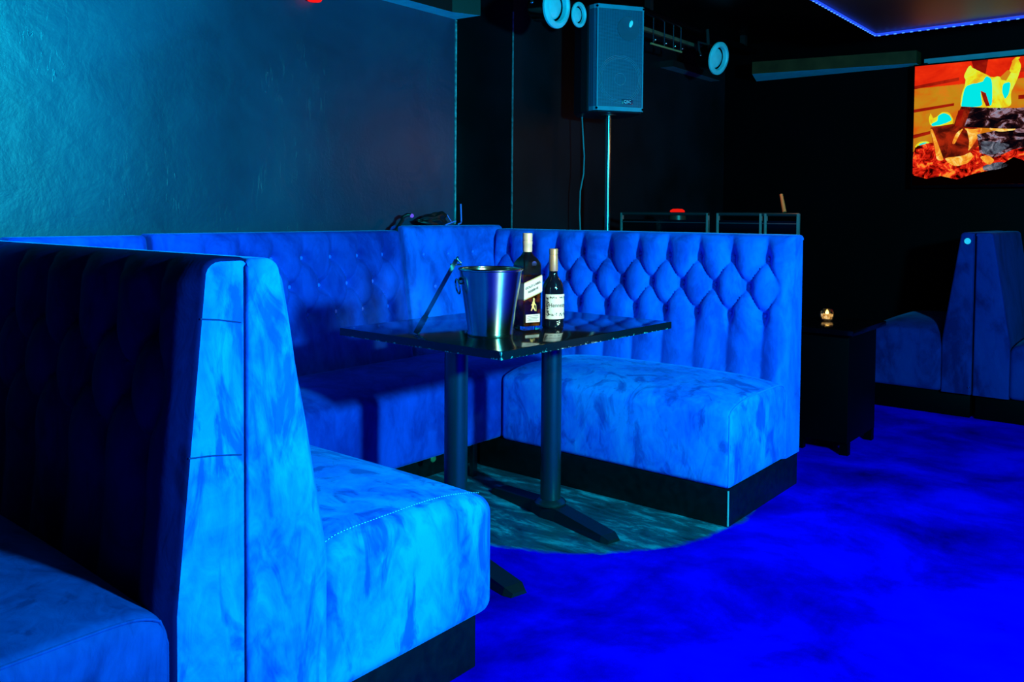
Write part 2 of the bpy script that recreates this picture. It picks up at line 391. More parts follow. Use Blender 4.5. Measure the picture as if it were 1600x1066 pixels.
def backrest(name, parent, u0, u1, zb, z1, tb, tt, mat, tuft=None, zk=.45, r=.022, er=.014, buttons=True, mi_end=0, du=.0105, dz=.009, P=.036, D=.034):
    """tuft: dict(u=, s=, rows=(za,zb,zc), lo=, hi=, shallow=)"""
    def thick(z):
        return tb if z < zk else tb + (tt-tb)*(z-zk)/(z1-zk)
    def h(u, z):
        if not tuft: return 0.0
        s = tuft['s']; za, zm, zc = tuft['rows']
        if tuft.get('shallow'):
            d = 0.0
            for (bu, bz) in tuft['pts']: d -= D*.8*math.exp(-(((u-bu)/.030)**2+((z-bz)/.036)**2))
            return d + .012*smooth(0, .05, u-u0)*smooth(0, .05, u1-u)
        up = (u-tuft['u'])/s
        if z >= za: w = 0.0
        elif z <= zc: w = 1.0
        else: w = (za-z)/(za-zc)
        a, b = up+w, up-w
        c = abs(math.sin(PI*a))*abs(math.sin(PI*b)); c = math.sqrt(c*c+.0016)-.04
        hh = P*(c**.42)*(1 if z > zc else 1-.45*smooth(0, .12, zc-z))
        # buttons
        lo, hi = tuft['lo'], tuft['hi']
        m = smooth(lo-.55*s, lo-.02*s, u)*smooth(-(hi+.55*s), -(hi+.02*s), -u)
        d = 0.0
        for zr, off in ((za, 0), (zm, .5), (zc, 0)):
            k = round(up-off); bu = tuft['u']+(k+off)*s
            if lo-.01 <= bu <= hi+.01:
                q = ((u-bu)/.025)**2+((z-zr)/.027)**2
                if q < 9: d -= D*math.exp(-q)
        e = smooth(0, .04, u-u0)*smooth(0, .04, u1-u)
        top = 1-.75*smooth(z1-.05, z1-.005, z)
        return (hh*m + P*.72*(1-m))*e*top + d
    # front profile samples
    nz = max(10, int((z1-r-zb)/dz)); zs = [zb + (z1-r-zb)*i/nz for i in range(nz+1)]
    nu = max(6, int((u1-u0)/du))
    us = axis_samples(u0, u1, er, nu)
    bm = bmesh.new(); cols = []
    for u in us:
        dd = min(u-u0, u1-u)
        ins = er*(1-math.sqrt(max(0, 1-(1-min(1, dd/er))**2)))
        pr = []
        for z in zs: pr.append((-(thick(z)+h(u, z))+ins, z))
        tz = thick(z1-r); hh = h(u, z1-r)
        for k in range(1, 6):
            a = PI/2*k/5
            pr.append((-(tz+hh*(1-k/5))+r*(1-math.cos(a))*1.2+ins*(1-k/5), z1-r+r*math.sin(a)-ins))
        r2 = .012
        for k in range(0, 4):
            a = PI/2*k/3
            pr.append((-r2+r2*math.sin(a)-(ins if k == 3 else 0), z1-r2+r2*math.cos(a)-ins))
        pr.append((-ins, zb))
        cols.append([bm.verts.new((u, y, z)) for y, z in pr])
    n = len(cols[0])
    for A, B in zip(cols, cols[1:]):
        for k in range(n):
            bm.faces.new((A[k], B[k], B[(k+1) % n], A[(k+1) % n]))
    bm.faces.new(cols[0]).material_index = mi_end; bm.faces.new(cols[-1][::-1]).material_index = mi_end
    o = obj(name, bm, mat, parent, angle=60)
    if tuft and buttons:
        pts = list(tuft['pts']) if tuft.get('shallow') else []
        if not tuft.get('shallow'):
            za, zm, zc = tuft['rows']
            for zr, off in ((za, 0), (zm, .5), (zc, 0)):
                k = 0
                for k in range(-40, 41):
                    bu = tuft['u']+(k+off)*tuft['s']
                    if tuft['lo']-.01 <= bu <= tuft['hi']+.01: pts.append((bu, zr))
        for bu, bz in pts:
            b = bpy.data.objects.new('button', button_mesh()); COL.objects.link(b); b.parent = o
            b.location = (bu, -(thick(bz)+h(bu, bz))-.0045, bz)
    return o

def seat(parent, lo, hi, r, crown, mat, pipe_ends=(), stitch_ends=(), cexp=(4, 3), pm=None):
    s = obj('seat_cushion', rbox(lo, hi, r, crown, n=(26, 14, 6), cexp=cexp), mat, parent, angle=75)
    for e in pipe_ends:
        x = lo[0] if e < 0 else hi[0]
        pts = []
        yf, yb = lo[1], hi[1]; k = r*.3
        for i in range(9): pts.append((x-e*k, yf+k, lo[2]+.01+(hi[2]-lo[2]-r)*i/8))
        for i in range(1, 40):
            y = yf+k + (yb-yf-2*k)*i/40
            pts.append((x-e*k, y, crown_z(lo, hi, crown, x-e*r, y, cexp)-k))
        for i in range(9): pts.append((x-e*k, yb-k, hi[2]-r-(hi[2]-lo[2]-r-.01)*i/8))
        bm = bmesh.new(); tube(bm, pts, .0032, 8); obj('piping', bm, pm or M['piping'], s)
    for e in stitch_ends:
        x = (lo[0] if e < 0 else hi[0]) - e*(r+.004)
        bm = bmesh.new(); y = lo[1]+.02
        while y < hi[1]-.01:
            z0 = crown_z(lo, hi, crown, x, y, cexp)+.0008; z1 = crown_z(lo, hi, crown, x, y+.0045, cexp)+.0008
            tube(bm, [(x, y, z0), (x, y+.0045, z1)], .0008, 5); y += .0085
        obj('stitching', bm, M['stitch'], s)
    return s

def plinth(parent, lo, hi, corner=None, mat=None):
    bm = bmesh.new(); box(bm, lo, hi, .003)
    p = obj('plinth', bm, mat or M['plinth'], parent, angle=30)
    if corner:
        bm = bmesh.new(); x, y = corner
        box(bm, (x-.0035, y-.0015, lo[2]+.004), (x+.001, y+.003, hi[2]-.004))
        tag(obj('corner_edge', bm, M['chip'], p), 'worn pale corner edge')
    return p

# ------------------------------------------------------------------ the room shell
def shell(name, lo, hi, mat, bevel=0):
    bm = bmesh.new(); box(bm, lo, hi, bevel); return structure(obj(name, bm, mat, smooth=False))
shell('floor', (-3.9, -3.2, -.08), (4.2, 7.0, 0), M['floor'])
shell('ceiling', (-3.9, -3.2, 2.52), (4.2, 7.0, 2.62), M['ceil'])
shell('wall_left', (-3.36, -3.2, 0), (-3.2, 3.43, 2.52), M['wall'])
shell('wall_recess', (-3.70, 3.30, 0), (-3.52, 4.0, 2.52), M['recess'])
shell('wall_stage', (-3.5, 3.74, 0), (-3.05, 6.45, 2.52), M['side_wall'])
shell('wall_far', (-3.5, 6.45, 0), (4.2, 6.6, 2.52), M['far_wall'])
shell('wall_right', (4.0, -3.2, 0), (4.2, 6.45, 2.52), M['far_wall'])
shell('wall_back', (-3.36, -3.2, 0), (4.2, -3.0, 2.52), M['far_wall'])
# ledges under the ceiling, pale on the underside
bm = bmesh.new()
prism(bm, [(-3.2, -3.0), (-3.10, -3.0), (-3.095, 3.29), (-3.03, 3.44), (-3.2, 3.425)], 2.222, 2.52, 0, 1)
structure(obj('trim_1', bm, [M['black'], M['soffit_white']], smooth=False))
bm = bmesh.new()
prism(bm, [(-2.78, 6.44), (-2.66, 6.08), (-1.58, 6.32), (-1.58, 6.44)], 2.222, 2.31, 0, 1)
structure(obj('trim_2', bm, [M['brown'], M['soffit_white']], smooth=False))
bm = bmesh.new()
box(bm, (-1.55, 6.40, 2.222), (1.2, 6.45, 2.258)); box(bm, (-1.55, 6.40, 2.16), (-1.525, 6.45, 2.23))
structure(obj('trim_3', bm, plain('pale_blue_trim', (.10, .22, .34), .5), smooth=False))
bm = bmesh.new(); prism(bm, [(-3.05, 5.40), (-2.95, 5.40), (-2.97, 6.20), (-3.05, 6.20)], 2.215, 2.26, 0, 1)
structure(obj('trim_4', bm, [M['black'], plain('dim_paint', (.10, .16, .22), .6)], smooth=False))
# dropped dark ceiling panel framed by the LED strip
shell('ceiling_panel', (-1.58, -2.6, 2.27), (3.6, 5.40, 2.40), M['panel'])

# pale worn corner of the left wall and clutter in the recess
bm = bmesh.new(); box(bm, (-3.204, 3.424, 1.09), (-3.194, 3.434, 2.22))
structure(obj('trim_5', bm, plain('worn_corner', (.08, .30, .34), .5, var=.7, scale=40), smooth=False))
bm = bmesh.new(); box(bm, (-3.053, 3.736, 0), (-3.046, 3.742, 2.3))
structure(obj('trim_6', bm, plain('edge_highlight', (.06, .16, .20), .5, var=.6, scale=40), smooth=False))  # pale strip painting the highlight along the wall edge
bm = bmesh.new()
box(bm, (-3.51, 3.74, 1.62), (-3.495, 3.83, 2.06)); box(bm, (-3.51, 3.70, 1.28), (-3.48, 3.785, 1.70))
tube(bm, [(-3.46, 3.80, 1.36), (-3.46, 3.80, 1.68), (-3.46, 3.835, 1.76), (-3.46, 3.84, 1.82)], .008, 8)
structure(obj('trim_7', bm, plain('torn_lining', (.03, .10, .13), .3), smooth=True))
bm = bmesh.new(); box(bm, (-3.50, 3.86, 1.23), (-3.42, 4.0, 1.34), .01)
tag(obj('junction_box', bm, plain('box_plastic', (.05, .12, .15), .35)), 'small dark box fixed low inside the wall recess', 'box')

# ------------------------------------------------------------------ booth benches
SB = .142
# right bench, facing the camera side (front to -y)
X0, X1 = -3.03, -1.356
RB = thing('banquette_bench', 'bright blue velvet bench with deep diamond tufted back, standing behind the bottles', 'bench', (0, 3.67, 0), 0, 'booth benches')
backrest('backrest', RB, X0, X1, SB, 1.087, .165, .095, M['velvet_back_lit'],
         dict(u=-1.478, s=.1610, rows=(.980, .856, .732), lo=-2.95, hi=-1.47), du=.0066, dz=.0056)
seat(RB, (-2.468, 2.958-3.67, SB), (X1, 3.515-3.67, .432), .022, .066, M['velvet_seat_lit'], pipe_ends=(1,))
plinth(RB, (-2.60, 2.965-3.67, 0), (-1.362, 3.655-3.67, SB), corner=(-1.362, 2.965-3.67))

# wall bench along the left wall (front to +x): local u = world y, local -y = world +x
WB = thing('banquette_bench', 'long darker blue velvet bench running along the left wall behind the table', 'bench', (-3.15, 0, 0), PI/2, 'booth benches')
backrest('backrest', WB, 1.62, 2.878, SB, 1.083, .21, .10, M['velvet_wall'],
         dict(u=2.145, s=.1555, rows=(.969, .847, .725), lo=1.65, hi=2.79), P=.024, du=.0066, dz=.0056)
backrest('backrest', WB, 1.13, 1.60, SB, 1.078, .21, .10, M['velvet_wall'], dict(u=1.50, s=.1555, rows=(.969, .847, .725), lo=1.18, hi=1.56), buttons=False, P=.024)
tag(backrest('backrest', WB, 2.905, 3.66, SB, 1.105, .20, .10, M['velvet_back_lit'],
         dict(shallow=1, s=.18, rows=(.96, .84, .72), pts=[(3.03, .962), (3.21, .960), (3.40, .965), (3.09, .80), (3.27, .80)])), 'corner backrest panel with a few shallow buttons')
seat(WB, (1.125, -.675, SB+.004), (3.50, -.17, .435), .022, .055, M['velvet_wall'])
plinth(WB, (1.13, -.50, 0), (3.60, -.02, SB))
bm = bmesh.new(); lathe(bm, [(0, 0), (.014, 0), (.016, .004), (.012, .009), (0, .010)], 20, Matrix.Translation((2.60, -.602, .118)) @ Matrix.Rotation(PI/2, 4, 'X'))
tube(bm, [(2.60, -.600, .118), (2.60, -.50, .118)], .006, 8)  # golden disc on a short stem
tag(obj('golden_disc', bm, M['gold_foil'], WB), 'small golden disc under the seat')
bm = bmesh.new(); box(bm, (2.80, -.655, 0), (2.83, -.635, SB), .002); obj('support_leg', bm, M['black_metal'], WB)

# near bench (front to +y), backed onto the neighbouring booth
NB = thing('banquette_bench', 'nearest bright blue velvet bench, its white stitched seat end facing the blue floor', 'bench', (-1.40, .928, 0), PI, 'booth benches')
backrest('backrest', NB, 0, 1.74, SB, 1.082, .192, .070, M['velvet_near_lit'], dict(u=.12, s=.161, rows=(.975, .85, .725), lo=.1, hi=1.5), buttons=False, er=.007, r=.03)
seat(NB, (0.0, -(1.664-.928), SB), (1.065, -.185, .440), .040, .052, M['velvet_near_lit'], stitch_ends=(-1,), cexp=(4, 2.4))
plinth(NB, (.035, -(1.625-.928), 0), (1.08, -.005, SB))

# neighbouring booth bench sharing the divider (front to -y)
GB = thing('banquette_bench', 'blue velvet bench in the lower left corner, its tufted back in deep shadow', 'bench', (-1.40, .928, 0), 0, 'booth benches')
backrest('backrest', GB, -1.74, 0, SB, 1.085, .150, .088, [M['velvet_shadowed'], M['velvet_end_lit']], dict(u=-.13, s=.161, rows=(.965, .845, .72), lo=-1.62, hi=-.12), er=.007, r=.03, mi_end=1)
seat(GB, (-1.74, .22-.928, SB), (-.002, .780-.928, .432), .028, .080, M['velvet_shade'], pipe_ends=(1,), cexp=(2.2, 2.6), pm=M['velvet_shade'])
plinth(GB, (-1.74, .27-.928, 0), (-.03, -.005, SB))

for za, zb, ya in ((.976, .962, -.096), (.728, .712, -.120)):     # sewn creases across the divider end
    bm = bmesh.new(); tube(bm, [(.0004, ya, za), (.0004, ya*.6, za-.005), (.0004, -.012, zb)], .0016, 6)
    obj('seam', bm, M['seam'], GB)

# far booth: two benches back to back along y
def far_bench(label, x, side):
    """side -1: front to -x, +1: front to +x"""
    rz = -PI/2 if side < 0 else PI/2
    L = .93
    t = thing('banquette_bench', label, 'bench', (x, 6.40 if side < 0 else 5.47, 0), rz, 'far booth benches')
    backrest('backrest', t, 0, L, SB, 1.080, .160 if side < 0 else .185, .070 if side < 0 else .085, M['velvet_far_dimmed'], None, er=.012, r=.02, du=.06, dz=.03)
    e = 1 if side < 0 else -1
    seat(t, (0, -.66, SB), (L, -.158 if side < 0 else -.183, .425), .025, .12 if side < 0 else .05, M['velvet_far_dimmed'], cexp=(4, 2))
    plinth(t, (.04, -.62, 0), (L-.04, -.01, SB), mat=M['black_void'])
    return t
fb = far_bench('dim blue velvet bench right of the candle, round pale tag on its divider end', -1.035, -1)
bm = bmesh.new(); lathe(bm, [(0, 0), (.017, 0), (.018, .002), (.016, .004), (.010, .0035), (.009, .005), (0, .005)], 24, Matrix.Translation((.932, -.035, 1.03)) @ Matrix.Rotation(PI/2, 4, 'Y'))
tag(obj('round_tag', bm, plain('pale_tag', (.45, .85, 1.0), .5), fb), 'pale round tag')
bm = bmesh.new(); lathe(bm, [(0, 0), (.006, 0), (.004, .006), (0, .007)], 12, Matrix.Translation((.932, -.012, .185)) @ Matrix.Rotation(PI/2, 4, 'Y'))
tag(obj('stud', bm, M['steel_bright'], fb), 'tiny shiny stud')
far_bench('dim blue velvet bench at the right edge of the photo, under the television', -1.028, 1)

# ------------------------------------------------------------------ table
TZ = .762
tb = thing('pedestal_table', 'black lacquered rectangular table on two round columns in the booth', 'table', (-1.973, 2.426, 0), math.radians(-1.7))
bm = bmesh.new(); box(bm, (-.3805, -.489, TZ-.026), (.3805, .489, TZ), .0025)
top = obj('tabletop', bm, M['table'], tb, angle=30)
bm = bmesh.new(); ex, ey = .3812, .4897
q = [[bm.verts.new((x, y, z)) for z in (TZ-.0262, TZ-.0012)] for x, y in ((-ex, -ey), (ex, -ey), (ex, ey), (-ex, ey))]
for k in range(4): bm.faces.new((q[k][0], q[(k+1) % 4][0], q[(k+1) % 4][1], q[k][1]))
obj('edge_band', bm, band_mat(), top, smooth=False)
for lx_, dy in ((.034, -.325), (.012, .222)):
    bm = bmesh.new()
    lathe(bm, [(0, .045), (.060, .045), (.062, .052), (.055, .060), (.0405, .066), (.0395, .08), (.0395, TZ-.04), (.05, TZ-.036), (.05, TZ-.026), (0, TZ-.026)], 40, Matrix.Translation((lx_, dy, 0)))
    c = obj('column', bm, M['black_metal'], tb, angle=35)
    bm = bmesh.new(); R = Matrix.Rotation(math.radians(-12), 4, 'Z')
    L = .355; hw = .043
    secs = [(-L, .012, .030), (-L+.03, .024, hw), (-.07, .046, hw), (0, .048, hw+.012), (.07, .046, hw), (L-.03, .024, hw), (L, .012, .030)]
    rings = []
    for x, hz, w in secs:
        rings.append([bm.verts.new(R @ Vector(p) + Vector((lx_, dy, 0))) for p in ((x, -w, 0.001), (x, -w*.8, hz), (x, w*.8, hz), (x, w, 0.001))])
    for A, B in zip(rings, rings[1:]):
        for k in range(4): bm.faces.new((A[k], A[(k+1) % 4], B[(k+1) % 4], B[k]))
    bm.faces.new(rings[0]); bm.faces.new(rings[-1][::-1])
    obj('foot', bm, M['black'], tb, smooth=False)
    bm = bmesh.new(); box(bm, (lx_-.30, dy-.03, TZ-.040), (lx_+.28, dy+.03, TZ-.026), .003)
    obj('top_bracket', bm, M['black'], tb)

# ------------------------------------------------------------------ ice bucket
bk = thing('ice_bucket', 'brushed steel ice bucket with ring handles beside the bottles', 'bucket', (-1.852, 2.162, TZ+.0005))
prof = [(0, .006), (.066, .006), (.069, .0), (.074, 0), (.0765, .004), (.0765, .010), (.075, .013), (.0905, .12), (.1055, .218)]
inner = [(.1035, .218), (.0885, .12), (.073, .016), (0, .014)]
bm = bmesh.new(); lathe(bm, prof+inner, 72); obj('pail', bm, M['steel'], bk, angle=50)
bm = bmesh.new()
ring = [(.1055+.0042*math.cos(a), .2215+.0045*math.sin(a)) for a in [2*PI*k/12 for k in range(13)]]
lathe(bm, ring, 72); obj('rim', bm, M['steel_bright'], bk)
d = Vector((.7752, .6318, 0))
dh = Vector((.506, .862, 0)).normalized()
for s, dh in ((-1, dh), (1, Vector((-.25, .97, 0)).normalized())):
    bm = bmesh.new(); c = dh*s*.1005
    lathe(bm, [(0, 0), (.012, 0), (.013, .004), (.009, .010), (0, .011)], 20, Matrix.Translation((c.x, c.y, .185)) @ dh.to_track_quat('Z', 'Y').to_matrix().to_4x4() @ Matrix.Rotation(0 if s > 0 else PI, 4, 'X'))
    lug = obj('handle_lug', bm, M['steel_bright'], bk)
    bm = bmesh.new(); c2 = dh*s*.1105; e = Vector((-dh.y, dh.x, 0))
    tube(bm, [c2 + e*.022*math.sin(a) + Vector((0, 0, .166+.024*math.cos(a))) + dh*s*(.004*(1+math.cos(a))) for a in [2*PI*k/28 for k in range(29)]], .0028, 8, False)
    obj('ring_handle', bm, M['steel_bright'], lug)

# ------------------------------------------------------------------ ice tongs leaning on the rim
tg = thing('ice_tongs', 'thin steel ice tongs leaning against the rim of the bucket', 'tongs', (-2.046, 2.006, TZ))
A = Vector((0, 0, .004)); B = Vector((.108, .080, .252))
ax = (B-A).normalized(); side = ax.cross(Vector((-.66, .75, -.08))).normalized(); nrm = ax.cross(side).normalized()
def strip(bm, pts, w, t):
    rings = []
    for i, (p, wi) in enumerate(zip(pts, w)):
        a = pts[max(i-1, 0)]; b = pts[min(i+1, len(pts)-1)]; ti = (b-a).normalized(); n = side.cross(ti).normalized()
        rings.append([bm.verts.new(p+side*wi+n*t), bm.verts.new(p-side*wi+n*t), bm.verts.new(p-side*wi-n*t), bm.verts.new(p+side*wi-n*t)])
    for P_, Q in zip(rings, rings[1:]):
        for k in range(4): bm.faces.new((P_[k], P_[(k+1) % 4], Q[(k+1) % 4], Q[k]))
    bm.faces.new(rings[0][::-1]); bm.faces.new(rings[-1])
L = (B-A).length
for s in (-1, 1):
    pts, w = [], []
    for i in range(25):
        f = i/24
        bow = .010*math.sin(PI*min(1, f*1.02))*(.5+.5*f) + (.006*math.sin(PI*min(1, f/.28)) if f < .28 else 0)
        pts.append(A + ax*L*f + nrm*s*(bow*.75+.0015)); w.append(.0095 if f < .22 else .0068)
    bm = bmesh.new(); strip(bm, pts, w, .0012); arm = obj('arm', bm, M['steel'], tg, angle=30)
    bm = bmesh.new()
    for k in range(6):
        p = A + ax*(L*(.01+.045*k)) + nrm*s*.0035
        bmesh.ops.create_icosphere(bm, subdivisions=1, radius=.0028, matrix=Matrix.Translation(p+side*-.0085))
    obj('teeth', bm, M['steel_bright'], arm)
bm = bmesh.new()
tube(bm, [B+nrm*.004, B+ax*.006+nrm*.003, B+ax*.009, B+ax*.006-nrm*.003, B-nrm*.004], .004, 8)
tube(bm, [B-ax*.018+d*-.012, B-ax*.018+d*.026], .0028, 8); tube(bm, [B+ax*.004, B-ax*.012+d*.022], .003, 8)
obj('hinge_bow', bm, M['steel_bright'], tg)

# ------------------------------------------------------------------ text helper
def text_bm(txt, size, depth=0.0, bold=0.0):
    cu = bpy.data.curves.new('t', 'FONT'); cu.body = txt; cu.size = size; cu.align_x = 'CENTER'; cu.align_y = 'CENTER'
    cu.offset = bold; cu.extrude = depth; cu.resolution_u = 3
    ob = bpy.data.objects.new('t', cu); COL.objects.link(ob)
    dg = bpy.context.evaluated_depsgraph_get(); me = bpy.data.meshes.new_from_object(ob.evaluated_get(dg))
    bm = bmesh.new(); bm.from_mesh(me)
    bpy.data.objects.remove(ob); bpy.data.meshes.remove(me); bpy.data.curves.remove(cu)
    return bm
def merge(dst, src, fn, mi=0):
    mp = {v: dst.verts.new(fn(v.co)) for v in src.verts}
    for f in src.faces:
        try: nf = dst.faces.new([mp[v] for v in f.verts]); nf.material_index = mi
        except ValueError: pass
    src.free()

# ------------------------------------------------------------------ square whisky bottle
# local front (+label) is -y; rotated so that it looks right of the camera
def rsq(w, r, n=5):
    pts = []
    for cx, cy, a0 in ((1, 1, 0), (-1, 1, PI/2), (-1, -1, PI), (1, -1, 3*PI/2)):
        for k in range(n+1):
            a = a0 + PI/2*k/n; pts.append((cx*(w-r)+r*math.cos(a), cy*(w-r)+r*math.sin(a)))
    return pts
def loft(bm, secs, cap=True):
    """secs [(halfwidth, corner radius, z)]"""
    rings = [[bm.verts.new((x, y, z)) for x, y in rsq(w, min(r, w), 5)] for w, r, z in secs]
    n = len(rings[0])
    for P_, Q in zip(rings, rings[1:]):
        for k in range(n): bm.faces.new((P_[k], P_[(k+1) % n], Q[(k+1) % n], Q[k]))
    if cap: bm.faces.new(rings[0][::-1]); bm.faces.new(rings[-1])
jw = thing('whisky_bottle', 'tall square amber whisky bottle with slanted cream label and cream capped neck', 'bottle', (-1.846, 2.352, TZ+.0005), math.radians(72), 'bottles on the table'); jw.scale = (1.01, 1.01, .992)
W = .0365
bm = bmesh.new()
loft(bm, [(W-.006, .006, 0), (W-.001, .006, .003), (W, .006, .008), (W, .006, .226), (W-.001, .008, .236), (W-.006, .014, .250), (W-.014, .020, .262), (.0170, .0170, .272), (.0150, .0150, .280), (.0145, .0145, .292)])
obj('glass_body', bm, M['glass_clear'], jw, angle=50)
bm = bmesh.new(); w = W-.0035
loft(bm, [(w-.004, .006, .016), (w, .006, .020), (w, .006, .196), (w-.002, .006, .1975)])
obj('spirit', bm, M['amber'], jw, angle=50)
bm = bmesh.new(); w = W-.0036       # dark filler added inside so the empty upper glass reads dark
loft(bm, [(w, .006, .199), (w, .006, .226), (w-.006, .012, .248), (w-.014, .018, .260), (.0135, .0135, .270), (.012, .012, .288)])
obj('shoulder_shade', bm, plain('dark_headspace', (.001, .003, .008), .2, bump=0), jw, angle=50)
bm = bmesh.new(); lathe(bm, [(0, .342), (.0160, .342), (.0172, .340), (.0172, .317), (.0162, .316), (.0162, .313), (.0176, .312), (.0176, .302), (.0168, .300), (.0166, .282), (.0160, .276), (0, .276)], 32)
cap = obj('neck_cap', bm, M['cream_foil'], jw, angle=30)
# slanted label wrapping front (-y) and left (-x) faces
sl = math.tan(math.radians(20)); lh = .050; z0 = .152
bm = bmesh.new(); o_ = W+.0006
def lab(bm, e, grow, mi):
    f0 = [(-o_-e, -o_-e), (o_+e, -o_-e)]
    for (xa, ya), (xb, yb), sa, sb in (((-o_-e, -o_-e), (o_+e, -o_-e), -W, W), ((-o_-e, o_+e), (-o_-e, -o_-e), -W*1.6, -W)):
        za, zb = z0+sl*(sa if ya == yb else -W*1.0-(0)), z0+sl*sb
        if ya != yb: za = z0-sl*W
        poly(bm, [(xa, ya, za-lh/2-grow), (xb, yb, zb-lh/2-grow), (xb, yb, zb+lh/2+grow), (xa, ya, za+lh/2+grow)], mi)
lab(bm, 0, .0055, 1); lab(bm, .0003, .0040, 2); lab(bm, .0006, 0.0025, 0)
for txt, dz_, sz in (('GOLD LABEL', .008, .0112), ('RESERVE', -.009, .0112)):
    merge(bm, text_bm(txt, sz, 0, .00045), lambda c, dz_=dz_: Vector((c.x, -o_-.0012, z0+dz_+c.y+sl*c.x)), 2)
obj('slanted_label', bm, [M['label'], M['gold_ink'], M['ink']], jw, smooth=False)
bm = bmesh.new(); y = -o_
poly(bm, [(-.029, y, .030), (.029, y, .030), (.029, y, .058), (-.029, y, .058)], 0)
for k, (wd, zz) in enumerate(((.022, .052), (.024, .046), (.018, .041), (.024, .036))):
    poly(bm, [(-wd, y-.0004, zz-.0008), (wd, y-.0004, zz-.0008), (wd, y-.0004, zz+.0008), (-wd, y-.0004, zz+.0008)], 1)
obj('lower_label', bm, [M['label'], M['ink']], jw, smooth=False)
bm = bmesh.new(); y = -o_       # small gilt walking emblem made of simple strokes
def stroke(a, b, w0, w1):
    a = Vector((a[0], 0, a[1])); b = Vector((b[0], 0, b[1])); t = (b-a).normalized(); n = Vector((-t.z, 0, t.x))
    poly(bm, [Vector((0, y, 0))+p for p in (a+n*w0, b+n*w1, b-n*w1, a-n*w0)], 0)
stroke((.000, .083), (.003, .102), .0045, .0050); stroke((.003, .102), (.004, .110), .003, .003); stroke((.002, .110), (.006, .113), .004, .003)
stroke((.001, .085), (.010, .070), .0030, .0018); stroke((.000, .085), (-.007, .071), .0030, .0018)
stroke((.003, .099), (-.007, .090), .0018, .0012); stroke((.004, .099), (.012, .089), .0018, .0012); stroke((.012, .092), (.014, .068), .0008, .0008)
obj('gilt_emblem', bm, M['gold_ink'], jw, smooth=False)
bm = bmesh.new(); lathe(bm, [(0, 0), (.010, 0), (.010, .0015), (0, .0015)], 20, Matrix.Translation((.006, -W+.004, .235)) @ Matrix.Rotation(PI/2+.25, 4, 'X'))
obj('shoulder_crest', bm, M['chrome_dull'], jw)

# ------------------------------------------------------------------ round cognac bottle
hn = thing('cognac_bottle', 'dark round shouldered cognac bottle with gold capped neck and ornate white label', 'bottle', (-1.812, 2.460, TZ+.0005), 0, 'bottles on the table')
RBt = .0395
bm = bmesh.new()
lathe(bm, [(0, .004), (.030, .002), (.036, 0), (.0385, .004), (RBt, .012), (RBt, .128), (.0390, .140), (.0360, .154), (.0290, .168), (.0210, .178), (.0165, .186), (.0150, .198), (.0143, .235), (0, .235)], 56)
obj('glass_body', bm, M['glass_dark'], hn, angle=50)
bm = bmesh.new(); lathe(bm, [(0, .283), (.0145, .283), (.0160, .281), (.0160, .263), (.0150, .262), (.0150, .259), (.0160, .258), (.0166, .206), (.0155, .203), (0, .203)], 36)
obj('neck_cap', bm, M['gold_foil'], hn, angle=30)
# label bent round the body; th=0 at local angle TH0
TH0 = math.atan2(-2.46, 1.812) + math.radians(27)
def bend(x, z, e): 
    a = TH0 + x/RBt
    return Vector(((RBt+e)*math.cos(a), (RBt+e)*math.sin(a), z))
bm = bmesh.new()
def patch(xa, xb, za, zb, e, mi, n=24):
    vs = [[bm.verts.new(bend(xa+(xb-xa)*i/n, z, e)) for z in (za, zb)] for i in range(n+1)]
    for P_, Q in zip(vs, vs[1:]):
        f = bm.faces.new((P_[0], Q[0], Q[1], P_[1])); f.material_index = mi
lx = .047
patch(-lx, lx, .034, .122, .0005, 0)
def blob(x, z, w, h_, e=.0010):
    vs = [bm.verts.new(bend(x+w*math.cos(a), z+h_*math.sin(a), e)) for a in [2*PI*k/7 for k in range(7)]]
    f = bm.faces.new(vs); f.material_index = 1
rnd = random.Random(3)
for k in range(90):       # ornate leafy border round the label
    t = rnd.random()
    sx = -1 if rnd.random() < .5 else 1
    blob(sx*(lx-.008+rnd.uniform(-.0045, .0045)), .045+t*.066, rnd.uniform(.0014, .0030), rnd.uniform(.0014, .0030))
for k in range(46):
    x = rnd.uniform(-lx+.010, lx-.010)
    if abs(x) > .006: blob(x, .111+rnd.uniform(-.003, .003), rnd.uniform(.0010, .0026), rnd.uniform(.0008, .0018))
for k in range(46):
    x = rnd.uniform(-lx+.010, lx-.010)
    if abs(x) > .004: blob(x, .051+rnd.uniform(-.004, .004), rnd.uniform(.0010, .0026), rnd.uniform(.0008, .0022))
merge(bm, text_bm('Hennessy', .0182, 0, .0002), lambda c: bend(c.x+.001, .083+c.y*1.15, .0010), 1)
obj('label', bm, [M['label'], M['ink']], hn, smooth=False)
bm = bmesh.new()
for k in range(7):
    a = rnd.uniform(-.006, .006); 
    vs = [bm.verts.new(bend(a+.0035*math.cos(q), .014+.0022*k+.0012*math.sin(q), .0006)) for q in [2*PI*i/6 for i in range(6)]]
    bm.faces.new(vs)
obj('foot_emblem', bm, M['label'], hn, smooth=False)

# ------------------------------------------------------------------ speaker on its pole
spd = math.radians(57)      # front normal, measured from -y towards +x
SPX, SPY = -2.716, 4.204
sp = thing('loudspeaker', 'upright black loudspeaker with curved grille on top of the chrome pole', 'speaker', (SPX, SPY, 1.744), spd); sp.scale = (1.10, 1.10, 1.115)
